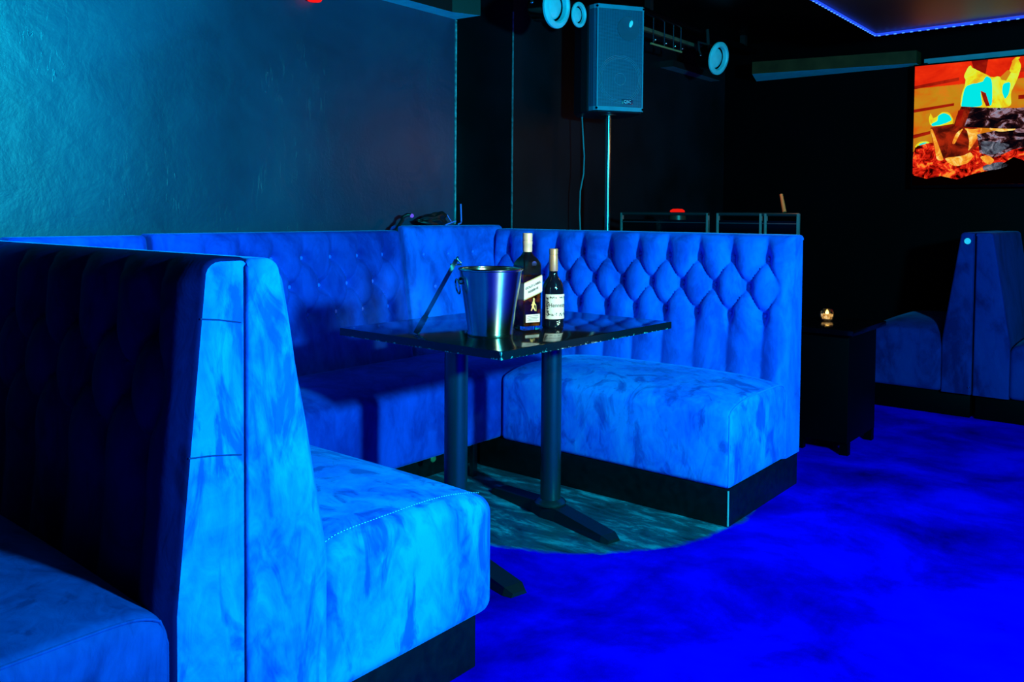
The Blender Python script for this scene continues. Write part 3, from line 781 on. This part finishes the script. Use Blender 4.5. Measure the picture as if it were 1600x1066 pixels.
# local: front to -y, width x
HW, HD = .150, .150
bm = bmesh.new()
def sp_outline(g=0):
    pts = [(-HW-.008, HD*.55), (-HW-.012, -.02), (-HW-.006, -.085), (-HW+.012, -.125), (-HW+.03, -.142)]
    pts += [(HW-.03, -.142), (HW-.012, -.125), (HW+.006, -.085), (HW+.012, -.02), (HW+.008, HD*.55), (HW-.05, HD+.04), (-HW+.05, HD+.04)]
    return pts
pts = sp_outline(); z_ = [(0, .94), (.008, 1.0), (.532, 1.0), (.54, .94)]
rings = [[bm.verts.new((x*s, y*s, z)) for x, y in pts] for z, s in z_]
for P_, Q in zip(rings, rings[1:]):
    for k in range(len(pts)): bm.faces.new((P_[k], P_[(k+1) % len(pts)], Q[(k+1) % len(pts)], Q[k]))
bm.faces.new(rings[0][::-1]); bm.faces.new(rings[-1])
cab = obj('cabinet', bm, plain('cabinet_black', (.010, .020, .03), .4), sp, smooth=False)
def grille_mat():
    m, nt, out = new_mat('perforated_grille')
    b = N(nt, 'BsdfPrincipled'); b.inputs['Roughness'].default_value = .42; b.inputs['Metallic'].default_value = .2
    tc = N(nt, 'TexCoord'); mp = N(nt, 'Mapping'); mp.inputs['Scale'].default_value = (170, 170, 170)
    nt.links.new(tc.outputs['Object'], mp.inputs['Vector'])
    v = N(nt, 'TexVoronoi', Scale=1.0); v.inputs['Randomness'].default_value = 0.0
    nt.links.new(mp.outputs[0], v.inputs['Vector'])
    r = ramp(nt, [(.30, (.0, .012, .03)), (.42, (.0, .13, .26))]); nt.links.new(v.outputs['Distance'], r.inputs[0])
    nt.links.new(r.outputs[0], b.inputs['Base Color']); nt.links.new(b.outputs[0], out.inputs[0]); return m
GM = grille_mat()
bm = bmesh.new()
gp = [(-HW-.001, -.095), (-HW+.010, -.128), (-HW+.026, -.145), (HW-.026, -.145), (HW-.010, -.128), (HW+.001, -.095)]
g0 = [bm.verts.new((x, y-.002, .028)) for x, y in gp]; g1 = [bm.verts.new((x, y-.002, .512)) for x, y in gp]
for k in range(5): bm.faces.new((g0[k], g0[k+1], g1[k+1], g1[k]))
gr = obj('grille', bm, GM, sp, smooth=False)
FM = plain('grille_frame', (.0, .24, .38), .4, bump=0)
bm = bmesh.new()
for za, zb in ((.006, .027), (.513, .534)):
    a0 = [bm.verts.new((x, y-.004, za)) for x, y in gp]; a1 = [bm.verts.new((x, y-.004, zb)) for x, y in gp]
    for k in range(5): bm.faces.new((a0[k], a0[k+1], a1[k+1], a1[k]))
for x in (-HW+.024, HW-.024): box(bm, (x-.003, -.1495, .01), (x+.003, -.146, .53))
obj('grille_frame', bm, FM, sp, smooth=False)
bm = bmesh.new()       # woofer behind the grille shows as faint rings
for r_ in (.120, .112, .104, .030):
    tube(bm, [(r_*math.cos(a)+.0, -.1478, .165+r_*math.sin(a)) for a in [2*PI*k/48 for k in range(49)]], .0011, 6, False)
obj('woofer_ring', bm, plain('woofer_rim', (.04, .20, .30), .4, bump=0), gr)
bm = bmesh.new(); lathe(bm, [(0, 0), (.035, .002), (.055, .012), (.060, .016)], 32, Matrix.Translation((.045, -.148, .42)) @ Matrix.Rotation(PI/2, 4, 'X') @ Matrix.Scale(.12, 4, (0, 0, 1)))
obj('horn', bm, plain('horn_dark', (.02, .09, .15), .2, bump=0), gr)
bm = bmesh.new(); bmesh.ops.create_uvsphere(bm, u_segments=14, v_segments=8, radius=1.0, matrix=Matrix.Translation((.058, -.1485, .445)) @ Matrix.Rotation(.35, 4, 'Y') @ Matrix.Diagonal((.010, .004, .019, 1)))
obj('horn_glint', bm, plain('glint_paint', (.3, .9, 1.0), .3, bump=0), gr)  # pale ellipsoid added to stand for the highlight on the horn
for x in (-HW+.022, HW-.022):
    for z in (.017, .523):
        bm = bmesh.new(); lathe(bm, [(0, .003), (.005, .003), (.006, 0)], 12, Matrix.Translation((x, -.148, z)) @ Matrix.Rotation(PI/2, 4, 'X')); obj('screw', bm, M['gloss_black'], sp)
bm = bmesh.new(); box(bm, (.012, -.1515, .040), (.072, -.147, .066), .002)
bd = obj('badge', bm, plain('badge_dark', (.01, .03, .08), .3), sp)
bm = bmesh.new(); merge(bm, text_bm('QSC', .021), lambda c: Vector((c.x+.042, -.1522, .053+c.y)), 0)
obj('badge_lettering', bm, plain('badge_letters', (.55, .75, .95), .4, bump=0), bd, smooth=False)
bm = bmesh.new(); lathe(bm, [(0, -.004), (.045, -.004), (.045, 0), (0, 0)], 24); obj('pole_socket', bm, M['black'], sp)
st = thing('speaker_pole', 'shiny upright pole on tripod carrying the loudspeaker behind the tufted bench', 'stand', (SPX+.003, SPY+.003, 0))
bm = bmesh.new(); tube(bm, [(0, 0, .28), (0, 0, 1.7395)], .0170, 20); obj('pole', bm, plain('pole_steel', (.30, .42, .48), .22, metal=1.0, bump=0), st)
for k in range(3):
    a = 2*PI*k/3+.4; bm = bmesh.new(); tube(bm, [(0.02*math.cos(a), .02*math.sin(a), .62), (.30*math.cos(a), .30*math.sin(a), .012)], .011, 10); obj('leg', bm, M['black_metal'], st)
bm = bmesh.new(); lathe(bm, [(.018, .58), (.03, .58), (.03, .66), (.018, .66)], 20); obj('collar', bm, M['black'], st)
# drop cable
bm = bmesh.new()
tube(bm, [(-2.888, 4.192, 1.755), (-2.879, 4.192, 1.636), (-2.869, 4.192, 1.512), (-2.872, 4.192, 1.408), (-2.895, 4.192, 1.305), (-2.898, 4.192, 1.180), (-2.888, 4.192, 1.000), (-2.857, 4.202, 0.500), (-2.836, 4.243, 0.010)], .0042, 8)
tag(obj('speaker_cable', bm, plain('cable_grey', (.12, .22, .28), .35, bump=0)), 'thin loose cable hanging down left of the chrome pole', 'cable')

# ------------------------------------------------------------------ stage lights on an overhead bar
bar = thing('lighting_bar', 'black overhead bar with a timber batten carrying the round stage lights', 'bar', (-2.74, 3.2, 2.30))
bm = bmesh.new(); tube(bm, [(0, 0, .13), (0, 3.1, .13)], .024, 16); obj('pipe', bm, M['black_void'], bar)
bm = bmesh.new(); box(bm, (-.04, 1.40, .018), (-.01, 2.13, .040), .002); obj('batten', bm, M['timber'], bar)
bm = bmesh.new(); tube(bm, [(0, 1.53, -.056), (0, 1.93, -.05)], .0065, 10); tag(obj('brass_rod', bm, M['gold_tube'], bar), 'warm brass coloured rod')
for yy in (1.56, 1.70, 1.82, 1.92):
    bm = bmesh.new(); tube(bm, [(0, yy, -.056), (0, yy, .11)], .004, 6); bmesh.ops.create_icosphere(bm, subdivisions=2, radius=.010, matrix=Matrix.Translation((0.012, yy, -.03)))
    obj('clip', bm, M['steel_bright'], bar)
for yy in (.1, 1.5, 2.9):
    bm = bmesh.new(); box(bm, (-.02, yy-.02, .13), (.02, yy+.02, .219)); obj('hanger', bm, M['black'], bar)

lens_pos = [((-2.60, 3.545, 2.228), 'round pale stage light at top, left of the loudspeaker', 6, .0), ((-2.70, 3.885, 2.262), 'unidentified pale shape built as a small stage light beside the top of the loudspeaker', 4, .0), ((-2.60, 5.405, 2.232), 'round pale stage light right of the loudspeaker, farthest along the bar', 12, -.12)]  # the second entry stands for an unidentified pale shape
def make_light(label):
    t = thing('stage_light', label, 'stage light', (0, 0, 0), 0, 'stage lights on the bar')
    R = Matrix.Rotation(PI/2, 4, 'Y')     # lathe axis to +x
    bm = bmesh.new(); lathe(bm, [(0, -.155), (.055, -.155), (.075, -.13), (.080, -.05), (.098, -.016), (.074, -.022), (.070, -.036), (0, -.036)], 40, R); obj('housing', bm, M['gloss_black'], t)
    bm = bmesh.new(); lathe(bm, [(.074, -.022), (.076, .002), (.084, .010), (.100, .008), (.110, .0), (.111, -.010), (.100, -.014)], 48, R); obj('rim', bm, M['white'], t)
    bm = bmesh.new(); lathe(bm, [(0, -.012), (.03, -.013), (.055, -.017), (.064, -.026)], 40, R); obj('lens', bm, M['white'], t)
    bm = bmesh.new(); tube(bm, [(-.07, -.115, 0), (-.09, -.118, .03), (-.11, -.118, .085), (-.11, .118, .085), (-.09, .118, .03), (-.07, .115, 0)], .007, 8)
    tube(bm, [(-.11, 0, .085), (-.14, 0, .185)], .012, 8); obj('yoke', bm, M['black_metal'], t)
    bm = bmesh.new(); bmesh.ops.create_icosphere(bm, subdivisions=2, radius=.009, matrix=Matrix.Translation((-.07, -.122, 0))); obj('knob', bm, M['steel_bright'], t)
    return t
proto = make_light(lens_pos[0][1])
for i, (p, lb, pitch, yaw) in enumerate(lens_pos):
    if i == 0: t = proto
    else:
        t = proto.copy(); COL.objects.link(t); t['label'] = lb
        for ch in list(proto.children):
            c = ch.copy(); COL.objects.link(c); c.parent = t
    t.scale = (.62,)*3 if i == 1 else (1, 1, 1); t.location = p; t.rotation_euler = (0, math.radians(pitch), yaw)

# ------------------------------------------------------------------ television with a log fire
TVY = 6.32
tv = thing('television', 'flat wall television showing a red and yellow log fire', 'television', (-1.588, TVY, 1.385))
TW, TH = 1.44, .815      # picture area
bm = bmesh.new(); box(bm, (-.012, .006, -.02), (TW+.012, .06, TH+.012), .003); box(bm, (.3, .06, .2), (TW-.3, .1294, .6))
obj('casing', bm, M['gloss_black'], tv, angle=30)
def emis_noise(name, stops, scale, strength, dist=.6, detail=6, stretch=(1, 1, 1)):
    m, nt, out = new_mat(name)
    tc = N(nt, 'TexCoord'); mp = N(nt, 'Mapping'); mp.inputs['Scale'].default_value = stretch
    nt.links.new(tc.outputs['Object'], mp.inputs['Vector'])
    n = N(nt, 'TexNoise', Scale=scale, Detail=float(detail), Roughness=.65, Distortion=dist); nt.links.new(mp.outputs[0], n.inputs['Vector'])
    r = ramp(nt, stops); nt.links.new(n.outputs['Fac'], r.inputs[0])
    e = N(nt, 'Emission', Strength=strength); nt.links.new(r.outputs[0], e.inputs['Color'])
    nt.links.new(e.outputs[0], out.inputs[0]); return m
FM_ = [
 emis_noise('fire_brick_upper', [(.35, (.55, .005, .002)), (.6, (.9, .03, .004)), (.75, (.75, .10, .01))], 3, 1),
 emis_noise('fire_brick_lower', [(.35, (.70, .10, .004)), (.55, (.55, .24, .008)), (.75, (.85, .16, .01))], 4, 1),
 emis_noise('fire_mortar', [(.4, (.22, .003, .002)), (.7, (.5, .02, .004))], 4, 1),
 emis_noise('flame_yellow', [(.36, (.80, .38, .01)), (.50, (.80, .80, .015)), (.68, (.62, .92, .10))], 9, 1, .8),
 emit('flame_cyan', (.0, .80, .78), 1.0),
 emis_noise('charred_log', [(.44, (.002, .001, .003)), (.53, (.03, .006, .006)), (.58, (.30, .14, .17)), (.62, (.30, .30, .42)), (.66, (.01, .006, .01))], 11, 1, .7, stretch=(1, 1, 1.6)),
 emis_noise('embers', [(.38, (.01, .0, .0)), (.47, (.45, .006, .002)), (.56, (.95, .03, .01)), (.64, (1.0, .35, .03)), (.72, (.2, .01, .0))], 20, 1, 1.0),
 emis_noise('flame_amber', [(.36, (.80, .10, .01)), (.52, (.95, .42, .03)), (.68, (1.0, .80, .25))], 16, 1, .8),
 emis_noise('ash', [(.40, (.02, .01, .02)), (.55, (.10, .12, .16)), (.68, (.28, .26, .30))], 18, 1, 1.0),
 emis_noise('log_end', [(.4, (.06, .004, .002)), (.6, (.40, .02, .004))], 9, 1),
 emit('black_edge', (.001, .0, .0), 1.0)]
# picture coordinates: px = 0..170 (left part seen), py down 0..187 as in the photo crop; mapped to metres
SX = 1/224.5; SZ = TH/188.0
def pic(px, py, lay): return (px*SX, -.0002*lay, TH-py*SZ)
bm = bmesh.new()
def shape(pts, mi, lay):
    if mi in (3, 4, 6, 7, 8):            # soften the outlines of flames and embers
        for _ in range(2):
            pts = [q for i in range(len(pts)) for a, b in [(pts[i], pts[(i+1) % len(pts)])] for q in ((a[0]*.82+b[0]*.18, a[1]*.82+b[1]*.18), (a[0]*.18+b[0]*.82, a[1]*.18+b[1]*.82))]
        pts = [(min(max(x, 0), PW), min(max(y, 0), 188)) for x, y in pts]
    poly(bm, [pic(x, y, lay) for x, y in pts], mi)
PW = TW/SX
shape([(0, 0), (PW, 0), (PW, 188), (0, 188)], 10, 0)
shape([(0, 0), (PW, -0), (PW, 30), (0, 36)], 0, 1)
shape([(0, 35), (PW, 28), (PW, 72), (0, 72)], 1, 1)
shape([(0, 70), (PW, 60), (PW, 140), (0, 135)], 1, 1)
shape([(0, 31), (62, 23), (62, 28), (0, 36)], 2, 2); shape([(0, 68), (56, 62), (56, 66), (0, 73)], 2, 2)
shape([(140, 17), (PW, 8), (PW, 14), (140, 23)], 2, 2); shape([(140, 57), (PW, 50), (PW, 56), (140, 63)], 2, 2); shape([(0, 108), (24, 103), (24, 108), (0, 114)], 2, 2)
shape([(78, 0), (100, 0), (97, 22), (91, 34), (84, 22)], 2, 2)
shape([(64, 72), (66, 48), (72, 30), (68, 22), (74, 8), (78, 6), (82, 22), (90, 36), (98, 22), (106, 28), (114, 26), (124, 34), (128, 18), (132, 4), (138, 2), (143, 14), (138, 34), (130, 52), (132, 74), (100, 74)], 3, 3)
shape([(116, 28), (126, 18), (130, 22), (124, 34), (118, 32)], 1, 4)
shape([(66, 64), (70, 38), (82, 34), (92, 36), (98, 24), (106, 30), (107, 70), (100, 68), (92, 46), (88, 52), (96, 70), (66, 70)], 4, 4)
shape([(120, 38), (130, 36), (128, 54), (123, 62), (119, 50)], 4, 4)
shape([(91, 46), (98, 50), (104, 70), (99, 70), (95, 60)], 2, 5)
shape([(21, 84), (24, 74), (26, 84), (32, 82), (40, 74), (50, 76), (56, 88), (54, 96), (24, 96)], 3, 3)
shape([(25, 92), (34, 88), (34, 80), (42, 76), (50, 80), (54, 88), (46, 92), (36, 95), (26, 96)], 4, 4)
shape([(4, 124), (10, 119), (20, 119), (24, 122), (12, 128), (2, 128)], 3, 3); shape([(7, 124), (14, 121), (20, 121), (12, 126)], 4, 4)
shape([(132, 4), (136, -0), (142, 1), (136, 6), (130, 7)], 3, 4)
# embers bed
shape([(0, 128), (20, 122), (60, 120), (110, 118), (PW, 100), (PW, 188), (0, 188)], 6, 5)
# lower left log
shape([(24, 98), (54, 94), (88, 100), (92, 128), (70, 146), (38, 148), (28, 124)], 9, 6)
shape([(24, 100), (27, 100), (40, 138), (44, 150), (34, 150), (30, 126)], 7, 7)
shape([(54, 124), (60, 108), (70, 101), (64, 112), (58, 126)], 7, 7); shape([(70, 101), (82, 104), (96, 102), (90, 116), (82, 130), (76, 138), (80, 120), (76, 108)], 7, 7)
shape([(44, 146), (70, 144), (80, 138), (84, 146), (76, 156), (60, 160), (50, 154)], 7, 8)
# second log and ash
shape([(88, 112), (120, 106), (PW, 100), (PW, 126), (140, 138), (110, 148), (92, 140)], 5, 8)
shape([(92, 122), (112, 124), (134, 130), (112, 144), (96, 142)], 8, 9)
shape([(100, 104), (130, 100), (140, 108), (118, 110)], 7, 9)
# big top log
shape([(66, 68), (96, 72), (140, 76), (PW, 60), (PW, 110), (130, 106), (90, 102), (56, 98), (60, 82)], 5, 10)
shape([(66, 68), (80, 70), (74, 86), (70, 100), (56, 98), (60, 82)], 9, 11)
shape([(62, 74), (70, 72), (64, 98), (58, 98)], 2, 12)
# red glow and ashes at the right
shape([(118, 146), (140, 134), (PW, 122), (PW, 160), (150, 160), (124, 156)], 6, 9)
shape([(96, 160), (120, 154), (132, 160), (116, 166), (98, 168)], 8, 10)
shape([(130, 160), (136, 148), (146, 152), (160, 160), (PW, 168), (PW, 188), (80, 188), (84, 172), (110, 166)], 10, 10)
shape([(92, 146), (104, 144), (112, 152), (106, 160), (98, 154)], 7, 10)
shape([(0, 172), (20, 178), (40, 174), (62, 180), (84, 172), (84, 188), (0, 188)], 10, 11)
bmesh.ops.triangulate(bm, faces=bm.faces[:])
scr = bpy.data.meshes.new('screen'); bm.to_mesh(scr); bm.free()
link_mesh('screen', scr, FM_, tv)

# ------------------------------------------------------------------ blue LED strip round the ceiling panel
led = thing('led_strip', 'glowing blue LED strip edging the dark ceiling panel', 'light strip', (-1.58, 5.39, 2.2605))
for nm, a, b in (('strip_run', (0, 0, 0), (.02, -3.4, 0)), ('strip_run', (0, 0, 0), (3.4, -.03, 0))):
    a = Vector(a); b = Vector(b); L = (b-a).length
    bm = bmesh.new(); tube(bm, [a, b], .008, 10); run = obj(nm, bm, M['led'], led)
    bm = bmesh.new(); n = int(L/.045)
    for k in range(n):
        p = a+(b-a)*((k+.3)/n); q = a+(b-a)*((k+.62)/n); dn = Vector((0, 0, -.0045))
        tube(bm, [p+dn, q+dn], .0055, 6)
    o = obj('diode', bm, M['led_hot'], run); o['kind'] = 'stuff'

# ------------------------------------------------------------------ candle on the low black table
lt = thing('side_table', 'low black table with a glossy top behind the end of the tufted bench', 'table', (-1.46, 4.44, 0))
bm = bmesh.new(); box(bm, (-.17, -.27, .595), (.165, .27, .62), .003); obj('tabletop', bm, M['gloss_black'], lt)
bm = bmesh.new(); box(bm, (-.13, -.22, .06), (.13, .22, .595), .004); obj('cabinet', bm, M['black_void'], lt)
for sx in (-1, 1):
    for sy in (-1, 1):
        bm = bmesh.new(); box(bm, (sx*.11-.02, sy*.19-.02, 0), (sx*.11+.02, sy*.19+.02, .06)); obj('foot', bm, M['black_void'], lt)
cd = thing('candle_holder', 'small round glass candle holder glowing amber on the low black table', 'candle', (-1.535, 4.505, .6205))
bm = bmesh.new(); prof = [(.016, 0), (.026, .006), (.034, .020), (.0365, .036), (.033, .052), (.025, .062), (.0225, .061), (.030, .050), (.033, .036), (.030, .022), (.022, .010), (0, .009)]
lathe(bm, [(0, 0)]+prof, 10); obj('faceted_glass', bm, M['glass_clear'], cd, smooth=False)
bm = bmesh.new(); lathe(bm, [(0, .0105), (.020, .0115), (.0265, .022), (.0285, .034), (.024, .034), (0, .033)], 20); obj('wax', bm, emis_noise('glowing_wax', [(.35, (.35, .10, .01)), (.5, (.9, .45, .10)), (.65, (1, .80, .45))], 70, 1.0), cd)  # emission put into the wax to spread the flame's glow
bm = bmesh.new(); lathe(bm, [(0, .034), (.007, .037), (.009, .042), (.005, .050), (0, .056)], 14); obj('flame', bm, emit('candle_flame', (1, .55, .12), 9), cd)

# ------------------------------------------------------------------ barrier frames, stick, red capped pot behind the bench
def barrier(label, x0, x1, posts, y):
    t = thing('barrier_panel', label, 'barrier', (x0, y, 0), 0, 'barriers behind the bench')
    bm = bmesh.new(); box(bm, (0, -.004, .08), (x1-x0, .004, 1.14)); obj('panel', bm, M['gloss_black'], t)
    bm = bmesh.new(); tube(bm, [(0, 0, 1.175), (x1-x0, 0, 1.175)], .010, 10); obj('top_rail', bm, M['black_metal'], t)
    bm = bmesh.new(); tube(bm, [(.01, -.006, 1.125), (x1-x0-.01, -.006, 1.125)], .003, 6); obj('edge_strip', bm, plain('rail_dim', (.02, .03, .05), .4), t)
    for px in posts:
        bm = bmesh.new(); box(bm, (px-.006, -.012, 0), (px+.006, .012, 1.18), .002); obj('post', bm, plain('post_metal', (.16, .26, .28), .3, metal=.6), t)
        bm = bmesh.new(); box(bm, (px-.02, -.10, 0), (px+.02, .10, .012)); obj('foot', bm, M['black'], t)
barrier('dark barrier panel behind the tufted bench, next to the chrome pole', -2.80, -2.215, (0.006, .579), 4.50)
barrier('dark barrier panel behind the tufted bench, nearest the candle', -2.165, -1.69, (.008, .262, .290, .47), 4.50)
hp = thing('red_topped_pot', 'dark cylinder with a glowing red top on the barrier behind the bench', 'pot', (-2.63, 4.90, 0))
bm = bmesh.new(); lathe(bm, [(0, 0), (.06, 0), (.06, .02), (.055, 1.14), (.052, 1.18), (0, 1.18)], 28); obj('body', bm, plain('dark_brown', (.03, .018, .014), .4), hp)
bm = bmesh.new(); lathe(bm, [(0, 1.208), (.030, 1.207), (.046, 1.196), (.046, 1.182), (0, 1.182)], 24); obj('lid', bm, emit('red_lid', (1, .012, .006), .8), hp)
bm = bmesh.new(); tube(bm, [(-1.772, 4.50, 1.188), (-1.80, 4.52, 1.285)], [.011, .009], 10)
tag(obj('wooden_stick', bm, M['wood_stick']), 'short pale wooden stick leaning on the far barrier', 'stick')

# ------------------------------------------------------------------ clutter on top of the wall bench
bm = bmesh.new()
tube(bm, [(-3.10, 2.892, 1.070), (-3.10, 2.925, 1.112), (-3.115, 2.955, 1.13), (-3.12, 2.965, 1.148), (-3.11, 2.985, 1.160), (-3.10, 3.0, 1.158)], [.009, .0095, .0095, .0095, .009, .008], 10)
gn = tag(obj('curved_hook', bm, M['black']), 'curved black hook with a violet tip standing on the wall bench top', 'hook')
bm = bmesh.new(); bmesh.ops.create_uvsphere(bm, u_segments=14, v_segments=10, radius=.010, matrix=Matrix.Translation((-3.095, 3.003, 1.155)))
tag(obj('tip', bm, M['purple'], gn), 'violet tip')
bm = bmesh.new(); bmesh.ops.create_icosphere(bm, subdivisions=4, radius=1.0)
from mathutils import noise as mn
for v in bm.verts:
    k = 1 + .35*mn.noise(v.co*2.3+Vector((3, 1, 7)))
    v.co = Vector((v.co.x*.030*k, v.co.y*.105*k, max(-.02, v.co.z*.030*k*(1.3+.9*v.co.y))))
tag(obj('cloth_bundle', bm, M['black']), 'crumpled black cloth bundle on the wall bench top by the wall corner', 'cloth').location = (-3.115, 3.17, 1.129)
bm = bmesh.new(); tube(bm, [(-3.09, 3.255, 1.16), (-3.085, 3.262, 1.145), (-3.08, 3.275, 1.125)], .0022, 6); tube(bm, [(-3.075, 3.225, 1.108), (-3.075, 3.305, 1.128)], .0035, 6)
tube(bm, [(-3.17, 3.445, 1.22), (-3.165, 3.445, 1.125), (-3.150, 3.425, 1.116), (-3.13, 3.385, 1.110)], .0045, 8)
tag(obj('violet_cord', bm, plain('violet_cord', (.28, .22, .95), .35, bump=0)), 'thin violet cord lying by the wall corner on the bench top', 'cord')
bm = bmesh.new(); lathe(bm, [(0, .0), (.03, .004), (.038, .018), (.038, .03), (0, .03)], 24, Matrix.Translation((-3.165, 2.455, 2.122)))
tag(obj('red_indicator', bm, M['red_glow']), 'tiny red light high on the left wall', 'light')

# ------------------------------------------------------------------ lights
def point(name, loc, energy, col, size):
    l = bpy.data.lights.new(name, 'POINT'); l.energy = energy; l.color = col; l.shadow_soft_size = size
    o = bpy.data.objects.new(name, l); COL.objects.link(o); o.location = loc; return o
point('key_lamp', (1.05, 1.62, 1.62), 700, (.015, .84, 1.0), .10)
def spot(name, loc, tgt, energy, col, ang, blend, size):
    l = bpy.data.lights.new(name, 'SPOT'); l.energy = energy; l.color = col; l.spot_size = math.radians(ang); l.spot_blend = blend; l.shadow_soft_size = size
    o = bpy.data.objects.new(name, l); COL.objects.link(o); o.location = loc
    o.rotation_euler = (Vector(tgt)-Vector(loc)).to_track_quat('-Z', 'Y').to_euler(); return o
spot('bottle_lamp', (.35, 1.55, 1.75), (-1.81, 2.36, .92), 420, (1.0, .64, .38), 15, .7, .04)
point('warm_lamp', (-1.80, 4.36, 1.62), 3.0, (1.0, .48, .22), .06)
spot('wall_fill', (-1.75, .93, 2.15), (-3.2, .95, 1.62), 250, (.0, .78, 1.0), 100, 1.0, .08)  # unseen spot added above the divider to brighten the left wall
spot('bench_fill', (.25, 1.25, 1.72), (-2.15, 3.57, .80), 60, (.01, .80, 1.0), 42, .8, .12)  # fill spot added to brighten the tufted back; no fixture here

w = bpy.data.worlds.new('World'); scn.world = w; w.use_nodes = True
w.node_tree.nodes['Background'].inputs[0].default_value = (.0, .01, .06, 1)
w.node_tree.nodes['Background'].inputs[1].default_value = .05

# ------------------------------------------------------------------ camera
F, CY, PT, RL, YW = 1333.86, 377.917, .033151967, .0074142413, .683588613
def cam_rot():
    cy, sy = math.cos(YW), math.sin(YW); cp, sp_ = math.cos(PT), math.sin(PT); cr, sr = math.cos(RL), math.sin(RL)
    B_ = Matrix(((1, 0, 0), (0, 0, -1), (0, 1, 0))) @ Matrix(((cy, sy, 0), (-sy, cy, 0), (0, 0, 1)))
    Pm = Matrix(((1, 0, 0), (0, cp, -sp_), (0, sp_, cp))); Q = Matrix(((cr, -sr, 0), (sr, cr, 0), (0, 0, 1)))
    Rw = Q @ Pm @ B_                         # world -> (right, down, forward)
    return Matrix((Rw[0], -Rw[1], -Rw[2])).transposed()
cam = bpy.data.cameras.new('camera'); co = bpy.data.objects.new('camera', cam); COL.objects.link(co)
co.matrix_world = Matrix.Translation((0, 0, 1.17)) @ cam_rot().to_4x4()
cam.sensor_fit = 'HORIZONTAL'; cam.sensor_width = 36; cam.lens = F/1600*36
cam.shift_x = 0; cam.shift_y = (CY-533)/1600
cam.clip_start = .05
scn.camera = co

scn.view_settings.view_transform = 'Standard'
scn.view_settings.look = 'None'
scn.view_settings.exposure = 0; scn.view_settings.gamma = 1
scn.cycles.max_bounces = 8; scn.cycles.diffuse_bounces = 2; scn.cycles.transmission_bounces = 8
scn.cycles.sample_clamp_indirect = 4.0
